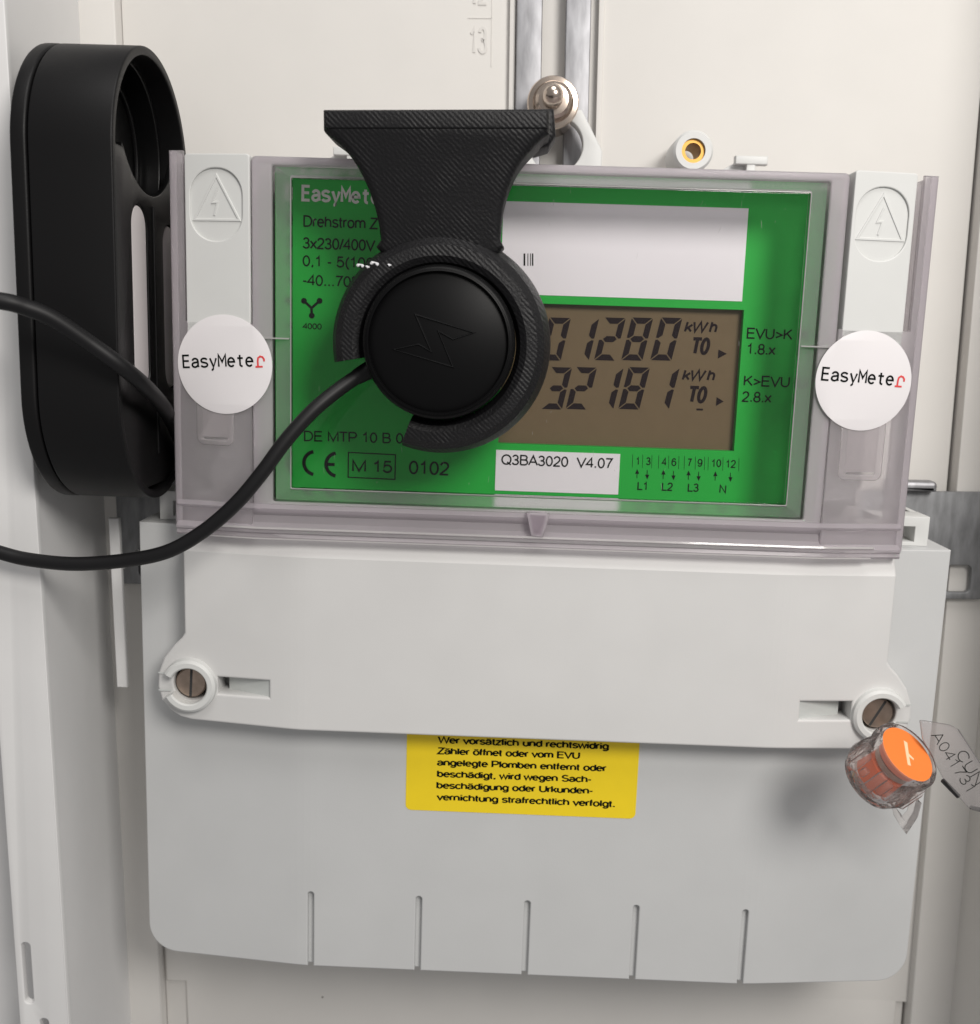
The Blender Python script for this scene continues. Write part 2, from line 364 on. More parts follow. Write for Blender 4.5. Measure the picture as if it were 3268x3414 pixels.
def specks(m, scale, dark):
    """a few tiny dirt specks on moulded plastic"""
    nt = m.node_tree; b = nt.nodes['Principled BSDF']; L = nt.links.new
    tc = nt.nodes.new('ShaderNodeTexCoord'); v = nt.nodes.new('ShaderNodeTexVoronoi'); v.inputs['Scale'].default_value = scale
    L(tc.outputs['Object'], v.inputs['Vector'])
    sx_ = nt.nodes.new('ShaderNodeSeparateColor'); L(v.outputs['Color'], sx_.inputs[0])
    r1 = nt.nodes.new('ShaderNodeMath'); r1.operation = 'MULTIPLY'; r1.inputs[1].default_value = .055; L(sx_.outputs[0], r1.inputs[0])
    lt = nt.nodes.new('ShaderNodeMath'); lt.operation = 'LESS_THAN'; L(v.outputs['Distance'], lt.inputs[0]); L(r1.outputs[0], lt.inputs[1])
    g = nt.nodes.new('ShaderNodeMath'); g.operation = 'GREATER_THAN'; g.inputs[1].default_value = .72; L(sx_.outputs[1], g.inputs[0])
    a = nt.nodes.new('ShaderNodeMath'); a.operation = 'MULTIPLY'; L(lt.outputs[0], a.inputs[0]); L(g.outputs[0], a.inputs[1])
    k = nt.nodes.new('ShaderNodeMath'); k.operation = 'MULTIPLY'; k.inputs[1].default_value = dark; L(a.outputs[0], k.inputs[0])
    mx = nt.nodes.new('ShaderNodeMix'); mx.data_type = 'RGBA'; src = b.inputs['Base Color'].links[0].from_socket
    L(k.outputs[0], mx.inputs['Factor']); L(src, mx.inputs['A']); mx.inputs['B'].default_value = (.12, .10, .08, 1); L(mx.outputs['Result'], b.inputs['Base Color'])
for k_ in ('grey', 'lowgrey', 'cream', 'lightgrey'): specks(M[k_], 110, .75)
def zinc(name, col, rough):
    m = mat(name, col, rough, metal=1); nt = m.node_tree; b = nt.nodes['Principled BSDF']
    tc = nt.nodes.new('ShaderNodeTexCoord'); n = nt.nodes.new('ShaderNodeTexNoise'); n.inputs['Scale'].default_value = 140; n.inputs['Detail'].default_value = 5
    mp = nt.nodes.new('ShaderNodeMapping'); mp.inputs['Scale'].default_value = (4, 4, 1)
    nt.links.new(tc.outputs['Object'], mp.inputs[0]); nt.links.new(mp.outputs[0], n.inputs['Vector'])
    r = nt.nodes.new('ShaderNodeMapRange'); r.inputs['From Min'].default_value = .3; r.inputs['From Max'].default_value = .7
    r.inputs['To Min'].default_value = .75; r.inputs['To Max'].default_value = 1.15; nt.links.new(n.outputs['Fac'], r.inputs['Value'])
    mx = nt.nodes.new('ShaderNodeVectorMath'); mx.operation = 'SCALE'; mx.inputs[0].default_value = col
    nt.links.new(r.outputs[0], mx.inputs['Scale']); nt.links.new(mx.outputs[0], b.inputs['Base Color'])
    return m
M['zinc'] = zinc('zinc_rail', (0.36, 0.36, 0.375), 0.55)
M['zinc_dark'] = zinc('zinc_bracket', (0.34, 0.345, 0.355), 0.66)
# 3D-printed plastic: fine raster lines at 45 degrees
def printed():
    m = mat('printed_black_plastic', (0.0062, 0.0060, 0.0070), 0.5, spec=.32); nt = m.node_tree; b = nt.nodes['Principled BSDF']; L = nt.links.new
    tc = nt.nodes.new('ShaderNodeTexCoord'); mp = nt.nodes.new('ShaderNodeMapping'); mp.inputs['Rotation'].default_value = (0, R_(47), 0)
    L(tc.outputs['Object'], mp.inputs[0])
    wv = nt.nodes.new('ShaderNodeTexWave'); wv.inputs['Scale'].default_value = 430; wv.inputs['Distortion'].default_value = 1.6
    wv.inputs['Detail'].default_value = 3; wv.inputs['Detail Scale'].default_value = 2.5; L(mp.outputs[0], wv.inputs['Vector'])
    n = nt.nodes.new('ShaderNodeTexNoise'); n.inputs['Scale'].default_value = 1900; n.inputs['Detail'].default_value = 2; L(mp.outputs[0], n.inputs['Vector'])
    n2 = nt.nodes.new('ShaderNodeTexNoise'); n2.inputs['Scale'].default_value = 130; n2.inputs['Detail'].default_value = 3; L(tc.outputs['Object'], n2.inputs['Vector'])
    r2 = nt.nodes.new('ShaderNodeMapRange'); r2.inputs['From Min'].default_value = .4; r2.inputs['From Max'].default_value = .62; r2.inputs['To Min'].default_value = .1
    L(n2.outputs['Fac'], r2.inputs['Value'])
    a = nt.nodes.new('ShaderNodeMath'); a.operation = 'MULTIPLY'; L(wv.outputs['Fac'], a.inputs[0]); L(r2.outputs[0], a.inputs[1])
    c = nt.nodes.new('ShaderNodeMath'); c.operation = 'MULTIPLY_ADD'; L(n.outputs['Fac'], c.inputs[0]); c.inputs[1].default_value = 1.6; L(a.outputs[0], c.inputs[2])
    bp = nt.nodes.new('ShaderNodeBump'); bp.inputs['Strength'].default_value = .5; bp.inputs['Distance'].default_value = 0.00013
    L(c.outputs[0], bp.inputs['Height']); L(bp.outputs[0], b.inputs['Normal'])
    return m
M['printed'] = printed()
M['pane'] = clear('clear_window', (0.995, 0.99, 0.992), (0.6, 0.57, 0.6), 0.003, 0.03, scr=0.05, ior=1.33)
M['rim'] = clear('clear_rim', (0.975, 0.96, 0.98), (0.84, 0.785, 0.82), 0.52, 0.14, kt=0.5, ior=1.2)
M['clip'] = clear('clip_clear', (0.97, 0.96, 0.965), (0.82, 0.78, 0.79), 0.34, 0.1, kt=.4, ior=1.3)
M['inner'] = clear('clear_inner_wall', (0.97, 0.985, 0.97), (0.72, 0.74, 0.72), 0.12, 0.10, kt=0.5, ior=1.5)
M['frost'] = clear('frosted_clear', (0.95, 0.93, 0.94), (0.60, 0.56, 0.57), 0.24, 0.35, kt=0.4, ior=1.3)
def frosted(name, tint, diff, kd, ks, rough):
    """textured clear plastic: part straight see-through, part scattered see-through, kd milky"""
    m = clear(name, tint, diff, kd, 0.35, kt=.45, ior=1.22); nt = m.node_tree; L = nt.links.new
    tr = [n for n in nt.nodes if n.type == 'BSDF_TRANSPARENT'][0]; m1 = tr.outputs[0].links[0].to_node
    rf = nt.nodes.new('ShaderNodeBsdfRefraction'); rf.inputs['IOR'].default_value = 1.02; rf.inputs['Roughness'].default_value = rough
    rf.inputs[0].default_value = (*tint, 1)
    mx = nt.nodes.new('ShaderNodeMixShader'); mx.inputs[0].default_value = ks
    L(tr.outputs[0], mx.inputs[1]); L(rf.outputs[0], mx.inputs[2]); L(mx.outputs[0], m1.inputs[1])
    return m
M['margin'] = frosted('frosted_margin', (0.97, 0.955, 0.97), (0.86, 0.815, 0.84), 0.46, 0.5, 0.4)
M['bevel'] = frosted('bevelled_clear', (0.97, 0.975, 0.97), (0.86, 0.87, 0.85), 0.19, 0.85, 0.20)
[n for n in M['bevel'].node_tree.nodes if n.type == 'BSDF_REFRACTION'][0].inputs['IOR'].default_value = 1.9
M['frost'] = frosted('frosted_clear', (0.96, 0.945, 0.955), (0.82, 0.78, 0.80), 0.34, 0.6, 0.6)
M['edge'] = clear('clear_edge', (0.95, 0.93, 0.94), (0.80, 0.78, 0.77), 0.5, 0.08, kt=0.2)
M['sealclear'] = clear('seal_clear', (1.0, 0.99, 0.985), (0.95, 0.86, 0.83), 0.13, 0.05, kt=.6, ior=1.2, scr=.8, sscale=620)
M['tag'] = clear('tag_clear', (0.93, 0.92, 0.92), (0.62, 0.59, 0.59), 0.26, 0.08, kt=.3, ior=1.35)

# ------------------------------------------------------------------ cabinet
B0, BL = 8.0, 12.0                       # back plate and side ledge depth
xl_corner = atc(380, 2300, BL)[0]; xl_step = atc(385, 60, BL)[0]
xr_step = atc(3223, 1150, BL)[0]; xr_corner = atc(3233, 2700, BL)[0]
xg0 = atc(1700, 100, B0)[0]; xg1 = atc(2012, 100, B0)[0]
TOP, BOT = 150, -150
bm = merge(box_bm(xl_step, xg0, BOT, TOP, B0 - 3, B0, 0.3), box_bm(xg1, xr_step, BOT, TOP, B0 - 3, B0, 0.3),
           box_bm(xl_step - 20, xr_corner + 25, BOT - 5, TOP + 5, -6, 0), box_bm(xg0 - 1, xg1 + 1, BOT + 1, TOP - 1, 0.5, 6.5),
           box_bm(xl_corner - 4, xl_step - 0.1, BOT, TOP, 0, BL, 0.4), box_bm(xr_step + 0.6, xr_corner + 4, BOT, TOP, 0, BL, 0.4),
           box_bm(xg0 - 0.05, xg0 + 1.3, -70, TOP, B0 - 3, B0 + 1.6, 0.2), box_bm(xg1 - 1.2, xg1 + .05, -70, TOP, B0 - 3, B0 + .8, 0.2))
back = cab(tag(finish(bm, 'back_panel', M['cream']), 'cream plastic back wall of the meter cabinet', kind='structure'))
def cpart(o):                             # children of the tilted structures share its frame
    return o
# lower raised panel with notched corners
x0, x1 = atc(555, 3168, B0)[0], atc(3050, 3200, B0)[0]; xa, xb = atc(625, 3300, B0)[0], atc(2981, 3380, B0)[0]
zn = atc(2000, 3310, B0)[1]
plate('raised_panel', [[(xa, BOT + 2), (xb, BOT + 2), (xb, zn), (x1, zn), (x1, -30), (x0, -30), (x0, zn + 1.2), (xa, zn + 1.2)]], B0 - 1, B0 + 1.1, M['cream'], back, 0.4)
# moulded numbers with their ruled boxes
def mnum(s, zc):
    xA, xB = atc(1560, 100, B0)[0], atc(1632, 100, B0)[0]
    zt, zb = zc + 5.2, zc - 5.4
    bmn = text_bm(s, (xA + .4, zc - 2.6), (xB - .4, zc - 2.6), 6.0, B0 + .02, wd=.11)
    for f in bm_ext(bmn, 0.16): pass
    b2 = merge(bmn, stroke_bm([(xA, zt), (xB + .5, zt), (xB + .5, zb)], 0.3, B0, h=0.12))
    finish(b2, 'moulded_number', M['cream'], back)
def bm_ext(b, h):
    r = bmesh.ops.extrude_face_region(b, geom=b.faces[:])
    vs = [g for g in r['geom'] if isinstance(g, bmesh.types.BMVert)]
    bmesh.ops.translate(b, verts=vs, vec=(0, -h / 1000, 0)); return []
zc13 = atc(1597, 140, B0)[1]
mnum('13', zc13); mnum('12', zc13 + 10.6)
# left side wall with its front flange and slots, upright rib
xw = atc(155, 2300, 55)[0]; xo = atc(0, 2480, 55)[0]
LW = finish(merge(plate_bm([[(0, xl_corner), (BL, xl_corner), (55, xw), (55, xw - 1.2), (0, xl_corner - 1.2)]], BOT, TOP, 0.0,
                           mp=lambda u, v, q: (v / 1000, -u / 1000, q / 1000))), 'left_wall', M['wall'])
cab(tag(LW, 'pale grey plastic left side wall of the cabinet', kind='structure'))
zs0, zs1 = atc(100, 3345, 55)[1], atc(95, 3142, 55)[1]; xs = atc(92, 3240, 55)[0]
zs2 = atc(150, 3395, 55)[1]
FW = finish(plate_bm([rect(xo, BOT, xw + 0.3, TOP), rrect(xs - 1.0, zs0, xs + 1.0, zs1, 0.95), rrect(xs + 2, zs2 - 14, xs + 4.0, zs2, 0.95)], 53.2, 55.2, 0.3), 'front_flange', M['wall'], LW)
finish(merge(box_bm(xo - 14, xo - 0.2, BOT, TOP, 38, 40), box_bm(xs - 3, xs + 6, BOT, zs1 + 5, 46, 47)), 'flange_backing', M['wall'], LW)
# ribs on the left near the bracket
xr0, xr1 = atc(364, 1800, 31)[0], atc(399, 1800, 31)[0]
zr0, zr1 = atc(380, 2292, 31)[1], atc(380, 1728, 31)[1]
finish(merge(box_bm(xr0, xr1, zr0, zr1, 29.4, 31, 0.3), box_bm(xr0 + .4, xr1 - .4, atc(380, 1885, 25)[1], atc(380, 1862, 25)[1], 6, 29.5)), 'rib', M['wall'], LW)
# right wall
RW = finish(plate_bm([[(0, xr_corner), (BL, xr_corner), (55, xr_corner + 1.5), (55, xr_corner + 3), (0, xr_corner + 3)]], BOT, TOP, 0.0,
                     mp=lambda u, v, q: (v / 1000, -u / 1000, q / 1000)), 'right_wall', M['cream'])
cab(tag(RW, 'cream plastic right side wall of the cabinet in shade', kind='structure'))
# ------------------------------------------------------------------ rails, bolt, bracket
RD = 11.0
def rail(px0, px1, label):
    xa, xb = atc(px0, 100, RD)[0], atc(px1, 100, RD)[0]
    o = finish(merge(box_bm(xa, xb, -70, TOP - 2, RD - 2.2, RD, 0.35)), 'mounting_rail', M['zinc'])
    cab(tag(o, label, 'rail', 'zinc mounting rails behind the meter'))
rail(1722, 1808, 'zinc plated vertical rail left of the round headed bolt')
rail(1886, 1970, 'zinc plated vertical rail right of the round headed bolt, beside a dark gap')
bx, bz = at(1846, 330, 24)
bolt = tag(empty('mounting_bolt', bx, bz, 11), 'shiny nickel bolt with broad round flange above the black printed holder', 'bolt')
finish(lathe_bm([(0, 11), (5.7, 11), (5.7, 20.6), (5.45, 21.0), (4.5, 21.2), (4.2, 21.7), (3.9, 23.4), (3.3, 24.0), (2.5, 24.1), (0, 24.1)], bx, bz), 'flange_nut', M['steel'], bolt, ang=24)
finish(lathe_bm([(0, 24), (2.25, 24.0), (2.25, 27.0), (2.0, 28.4), (1.3, 29.3), (0, 29.6)], bx - .2, bz + .1), 'shank', M['steel'], bolt, ang=40)
zt, zb = atc(3150, 1640, 14)[1], atc(3220, 1998, 14)[1]
xbl = atc(388, 1700, 14)[0]
sx, sz = atc(3196, 1930, 14)
bt = [(xbl, zb + .5), (80, zb), (xr_corner - 3, zb), (xr_corner - .5, zb + 2), (xr_corner - .5, zt), (xbl, zt)]
brk = tag(empty('mounting_bracket', 0, zb, 12), 'dark zinc sheet metal crossbar running behind the meter', 'bracket')
def cabfn(u, q, w):
    return u * math.cos(PHI) - q * math.sin(PHI), u * math.sin(PHI) + q * math.cos(PHI), w
plate('crossbar', [bt, rrect(sx - 3.0, sz - 3.4, sx + 3.0, sz + 3.4, 1.2), rrect(-98.5, sz - 3, -95.0, sz + 3.6, 1.5)], 12.4, 14, M['zinc_dark'], brk, 0.2, fn=cabfn)
xe0, xe1 = atc(2960, 1620, 17)[0], atc(3128, 1620, 17)[0]; ze0, ze1 = atc(3070, 1640, 17)[1], atc(3070, 1606, 17)[1]
plate('folded_lip', [rrect(xe0, ze0, xe1, ze1, (0, .3, 1.0, 0))], 12.5, 17, M['zinc'], brk, 0.9, fn=cabfn)

# ------------------------------------------------------------------ electricity meter
MT = tag(empty('electricity_meter', 0, -104, 8), 'grey electricity meter with green face, clear cover and brown display', 'electricity meter')
def facet(u, q, w):                       # upper half: the outer wings fall back a little
    t = max(0.0, -60.3 - u, u - 56.3) / 17.0
    return u, q, w - 2.6 * t
FB = (-54, -52.5, -51, -49.5, -48, 47, 48.5, 50, 51.5, 53)
def facet2(u, q, w):                      # lower half: middle flat, sides fall back over a soft bend
    t = max(0.0, -48 - u, u - 47)
    t = t * t / 12 if t < 6 else t - 3
    return u, q, w - 4.0 * t / 37.0
# base body, mostly seen through the frosted wings
finish(merge(box_bm(-76, 72.5, 1, 70, 10, 27, 0.8), box_bm(-74, -61, 4, 24, 27, 33, 1), box_bm(58, 70, 10, 30, 27, 34, 1)), 'meter_base', M['base'], MT)
finish(merge(box_bm(-74.5, -62, 6, 12, 27, 34, 1.5), box_bm(-72, -66, 11.5, 22, 27, 36, 1)), 'inner_ledge', M['lightgrey'], MT)
box('inner_ledge', 60, 69, 6, 13, 27, 35, M['lightgrey'], MT, 1.5)
# side columns with the warning emblem
def column(x0, x1, zt, ecx, ecz):
    hole = rrect(ecx - 5.4, ecz - 7.0, ecx + 5.4, ecz + 7.0, 5.2, 10)
    c = finish(merge(plate_bm([rrect(x0, 38, x1, zt, (0, 0, .5, .5))], 20, 51.5, 0.3, fn=facet),
                     plate_bm([rrect(x0, 38, x1, zt, (0, 0, .7, .7)), hole], 51.5, 52.0, 0.24, fn=facet, bis=(ecx - 5, ecx, ecx + 5))), 'side_column', M['lightgrey'], MT, ang=3)
    def fd(x): return facet(x, 0, 51.25)[2]
    tri = [(ecx, ecz + 5.6), (ecx - 4.7, ecz - 2.9), (ecx + 4.7, ecz - 2.9)]
    b1 = stroke_bm(tri, 0.55, 51.5, True, 0.22)
    b2 = stroke_bm([(ecx + .3, ecz + 3.2), (ecx - .9, ecz + .4), (ecx + .2, ecz + .5), (ecx - .5, ecz - 2.0)], 0.45, 51.5, False, 0.2)
    for b in (b1, b2):
        for v in b.verts: v.co = toD(*facet(v.co.x * 1000, v.co.z * 1000, -v.co.y * 1000))
    finish(merge(b1, b2), 'warning_emblem', M['lightgrey'], c)
column(-74.0, -60.6, 74.0, -67.5, 64.3)
column(57.2, 69.9, 74.3, 63.4, 64.4)
# green face plate
DG = 38.0
def KK(x, z): r = (261.97 - DG) / 231.97; return -7.83 + (x + 7.83) * r, 40.46 + (z - 40.46) * r
def krect(x0, z0, x1, z1): return rect(*KK(x0, z0), *KK(x1, z1))
(dx0, dz0), (dx1, dz1) = KK(-10.4, 16.8), KK(42.3, 47.8)
face = plate('face_plate', [rect(-58.7, 4.0, 55.0, 72.6), rect(dx0, dz0, dx1, dz1)], DG - 2.0, DG, M['green'], MT)
# the recess of the display: frame edges are real
def G(px, py): return at(px, py, DG)
def line(s, a, b, cap, mt='ink', **k):
    text('printed_text', s, G(*a), G(*b), cap, DG + .06, M[mt], face, **k)
mm = lambda px_: px_ * ((261.97 - DG) / PF)       # pixels on the face to millimetres
text('printed_text', 'EasyMete', G(1005, 671), G(1268, 683), mm(52), DG + .06, M['white_ink'], face, mono=True, wd=.17)
line('Drehstrom Z', (1010, 756), (1262, 765), mm(37))
line('3x230/400V', (1009, 829), (1252, 838), mm(37))
line('0,1 - 5(100)A', (1009, 888), (1297, 898), mm(36))
line('-40...70°C', (1008, 952), (1222, 960), mm(36))
line('4000', (1009, 1097), (1073, 1099), mm(20), wd=.17)
yb = [G(1014, 1003), G(1039, 1027), G(1066, 1003), G(1040, 1052)]
bmy = merge(stroke_bm([yb[0], yb[1]], .55, DG + .06), stroke_bm([yb[2], yb[1]], .55, DG + .07), stroke_bm([yb[1], yb[3]], .55, DG + .08),
            *[poly_bm(circ(*p, .62, 16), DG + .09) for p in (yb[0], yb[2], yb[3])])
finish(bmy, 'printed_symbol', M['ink'], face)
line('DE MTP 10 B 005', (1012, 1471), (1398, 1481), mm(36))
def arcs(px, py, r, bar):
    c = G(px, py); b = stroke_bm(circ(*c, r, 20, 100, 260), .78, DG + .06)
    if bar: b = merge(b, stroke_bm([(c[0] - r, c[1]), (c[0] - .25 * r, c[1])], .7, DG + .07))
    return b
finish(merge(arcs(1052, 1544, mm(39), False), arcs(1126, 1549, mm(39), True)), 'ce_mark', M['ink'], face)
bp = [G(1162, 1508), G(1319, 1516), G(1317, 1598), G(1161, 1591)]
finish(stroke_bm(bp, .26, DG + .06, True), 'printed_box', M['ink'], face)
line('M 15', (1174, 1573), (1308, 1578), mm(42), wd=.15)
line('0102', (1363, 1581), (1498, 1586), mm(47))
line('EVU>K', (2489, 1129), (2642, 1134), mm(36))
line('1.8.x', (2490, 1181), (2585, 1185), mm(36))
line('K>EVU', (2479, 1287), (2632, 1292), mm(36))
line('2.8.x', (2473, 1340), (2572, 1344), mm(36))
# terminal diagram
tb = []
for (a, m_, b) in ((833, 888, 938), (975, 1030, 1085), (1115, 1175, 1225), (1245, 1325, 1412)):
    for q in (a, m_, b):
        X = 1600 + q * .6122; Y0 = 550 + (1576 + (q - 833) * .035) * .6122; Y1 = Y0 + 44
        tb.append(stroke_bm([G(X, Y0), G(X - 1.5, Y1)], .09, DG + .06))
for i, (q, up) in enumerate(((857, 1), (912, 0), (1000, 1), (1055, 0), (1137, 1), (1192, 0), (1283, 1), (1365, 0))):
    X = 1600 + q * .6122; Yc = 550 + (1683 + (q - 857) * .03) * .6122
    tb.append(stroke_bm([G(X, Yc - 14), G(X - 1, Yc + 14)], .16, DG + .06))
    s = -1 if up else 1
    tb.append(poly_bm([G(X, Yc + s * 17), G(X - 7, Yc + s * 1), G(X + 7, Yc + s * 1)], DG + .07))
finish(merge(*tb), 'terminal_diagram', M['ink'], face)
for s, q0, q1, y in (('1', 852, 866, 1634), ('3', 905, 930, 1635), ('4', 990, 1018, 1638), ('6', 1043, 1070, 1640), ('7', 1130, 1154, 1642), ('9', 1185, 1212, 1644), ('10', 1262, 1314, 1646), ('12', 1340, 1394, 1650)):
    line(s, (1600 + q0 * .6122, 550 + y * .6122), (1600 + q1 * .6122, 550 + y * .6122), mm(27))
for s, q0, q1, y in (('L1', 857, 908, 1770), ('L2', 990, 1050, 1774), ('L3', 1131, 1191, 1779), ('N', 1303, 1340, 1787)):
    line(s, (1600 + q0 * .6122, 550 + y * .6122), (1600 + q1 * .6122, 550 + (y + 2) * .6122), mm(29), wd=.15)
# white paper labels on the face
lab = plate('paper_label', [krect(-11.0, 49.6, 41.7, 69.2)], DG, DG + .10, M['paper'], MT, 0.0)
bars = []
for q, wd in ((243, 9), (262, 4), (276, 4), (288, 7), (300, 4)):
    a, b_ = G(1600 + q * .6122, 845), G(1600 + q * .6122, 886); bars.append(stroke_bm([a, b_], wd * .6122 * .0647, DG + .16))
finish(merge(*bars[:4]), 'barcode', M['ink'], lab)
lb2 = plate('paper_label', [krect(-10.8, 6.1, 17.0, 15.3)], DG, DG + .10, M['paper'], MT, 0.0)
text('printed_text', 'Q3BA3020  V4.07', G(1671, 1549), G(2042, 1563), mm(36), DG + .16, M['ink'], lb2)
# display
DL = 28.4
DL = DG - 1.9
disp = plate('display', [rect(dx0 - 2, dz0 - 2, dx1 + 2, dz1 + 2)], DL - .5, DL, M['lcd'], MT, 0.0)
SEG = {'0': 'abcdef', '1': 'bc', '2': 'abged', '3': 'abgcd', '8': 'abcdefg'}
def Q(q, r_): return at(1600 + q * .6122, 550 + r_ * .6122, DL)
def digit(ch, q, r0, r1):
    """q: zoom x of the digit's bottom-left, r0/r1 top and bottom rows"""
    xb, zb_ = Q(q, r1); xt, zt_ = Q(q, r0); H = zt_ - zb_; Wd = H * .50; t = H * .14; sh = .20; g = t * .13
    def pt(u, v): return (xb + u + v * sh, zb_ + v)
    h2 = H / 2; segs = []
    def hseg(v, kind):
        if kind == 't': return [pt(g, H), pt(Wd - g, H), pt(Wd - t - g, H - t), pt(t + g, H - t)]
        if kind == 'b': return [pt(g, 0), pt(t + g, t), pt(Wd - t - g, t), pt(Wd - g, 0)]
        return [pt(t * .5 + g, h2), pt(t + g, h2 + t / 2), pt(Wd - t - g, h2 + t / 2), pt(Wd - t * .5 - g, h2), pt(Wd - t - g, h2 - t / 2), pt(t + g, h2 - t / 2)]
    V = {'f': [pt(0, H - g), pt(t, H - t - g), pt(t, h2 + t / 2 + g), pt(t * .4, h2 + g), pt(0, h2 + g * 1.5)],
         'e': [pt(0, g), pt(0, h2 - g * 1.5), pt(t * .4, h2 - g), pt(t, h2 - t / 2 - g), pt(t, t + g)],
         'b': [pt(Wd, H - g), pt(Wd, h2 + g * 1.5), pt(Wd - t * .4, h2 + g), pt(Wd - t, h2 + t / 2 + g), pt(Wd - t, H - t - g)],
         'c': [pt(Wd, g), pt(Wd - t, t + g), pt(Wd - t, h2 - t / 2 - g), pt(Wd - t * .4, h2 - g), pt(Wd, h2 - g * 1.5)],
         'a': hseg(0, 't'), 'd': hseg(0, 'b'), 'g': hseg(0, 'm')}
    finish(merge(*[plate_bm([V[s]], DL + .05, DL + .08) for s in SEG[ch]]), 'display_digit', M['seg'], disp)
for ch, q in (('0', 325), ('1', 478), ('2', 622), ('8', 770), ('0', 928)): digit(ch, q, 828, 1062)
for ch, q in (('3', 333), ('2', 468), ('1', 612), ('8', 754), ('1', 915)): digit(ch, q, 1098, 1328)
DS = DL + .07
def ltxt(s, a, b, capz, **k): text('display_text', s, Q(*a), Q(*b), capz * .6122 * .0647, DS, M['seg'], disp, **k)
for dx_, dy_ in ((0, 0), (-12, 262)):
    ltxt('kW', (1111 + dx_, 912 + dy_), (1246 + dx_, 915 + dy_), 62, wd=.19, shear=.22); ltxt('h', (1246 + dx_, 915 + dy_), (1293 + dx_, 916 + dy_), 64, wd=.19, shear=.22)
ltxt('T0', (1150, 1034), (1252, 1036), 95, wd=.19, shear=.2); ltxt('T0', (1132, 1297), (1236, 1300), 95, wd=.19, shear=.2)
finish(merge(poly_bm([Q(1300, 1005), Q(1346, 1028), Q(1296, 1054)], DS), poly_bm([Q(1290, 1264), Q(1328, 1288), Q(1286, 1312)], DS),
             poly_bm([Q(1180, 1326), Q(1216, 1327), Q(1215, 1337), Q(1179, 1336)], DS)), 'display_arrow', M['seg'], disp)
# clear cover
WX0, WX1, WZ0, WZ1 = -60.3, 56.3, 3.0, 73.7
pa, pb = at(969, 589, 51.5), at(2697, 648, 51.5); pc, pd = at(976, 1626, 51.5), at(2624, 1684, 51.5)
PX0, PX1, PZ0, PZ1 = (pa[0] + pc[0]) / 2, (pb[0] + pd[0]) / 2, (pc[1] + pd[1]) / 2, (pa[1] + pb[1]) / 2
cover = plate('window_cover', [rrect(PX0 + .05, PZ0 + .05, PX1 - .05, PZ1 - .05, .3)], 50.6, 52.0, M['pane'], MT, 0.1)
BW, BH = 3.9, 3.0
plate('frosted_margin', [rrect(WX0, WZ0, WX1, WZ1, 1.0), rrect(PX0 - BW, PZ0 - BH, PX1 + BW, PZ1 + BH - .6, .4)], 50.6, 51.6, M['margin'], cover, 0.3)
bmb = bmesh.new(); loops = []
for k_, d_ in ((.2, 51.95), (1.0, 51.1), (1.0, 49.6), (.2, 49.6)):
    q = (PX0 - .18 - BW * k_ + .2 * BW, PZ0 - .18 - BH * k_ + .2 * BH, PX1 + .18 + BW * k_ - .2 * BW, PZ1 + .18 + (BH - .6) * k_ - .2 * (BH - .6))
    loops.append([bmb.verts.new(toD(*p, d_)) for p in rect(*q)])
for i in range(4):
    for j in range(4): bmb.faces.new((loops[i][j], loops[i][(j + 1) % 4], loops[(i + 1) % 4][(j + 1) % 4], loops[(i + 1) % 4][j]))
finish(bmb, 'bevelled_frame', M['bevel'], cover, ang=5)
plate('cover_rim', [rrect(WX0, WZ0, WX1, WZ1, .9), rrect(WX0 + 1.25, WZ0 + .9, WX1 - 1.25, WZ1 - 1.0, .3)], 24.0, 50.9, M['rim'], cover, 0.15)
plate('cover_edge', [rrect(PX0 - .18, PZ0 - .18, PX1 + .18, PZ1 + .18, .4), rrect(PX0, PZ0, PX1, PZ1, .3)], 51.6, 52.08, M['edge'], cover, 0.05)
sc = []
for k in range(46):
    q = rnd.random(); xx = rnd.uniform(PX0 + 3, PX1 - 2); zz = rnd.choice([rnd.uniform(PZ1 - 9, PZ1 - 1), rnd.uniform(PZ0 + 1, PZ0 + 9), rnd.uniform(PZ0, PZ1)])
    a = rnd.gauss(1.55, .22); L = rnd.uniform(.25, 1.5)
    sc.append(stroke_bm([(xx, zz), (xx + L * .5 * math.cos(a) + .03, zz + L * .5 * math.sin(a)), (xx + L * math.cos(a), zz + L * math.sin(a))], rnd.uniform(.02, .05), 52.03))
finish(merge(*sc), 'scratches', M['edge'], cover)['kind'] = 'stuff'
for xa_, xb_, zz_ in ((WX0 - .2, PX0 - .4, 38.6), (PX1 + .4, WX1 + .2, 40.4)):
    box('cover_edge', xa_, xb_, zz_ - .15, zz_ + .15, 49, 52.2, M['edge'], cover)
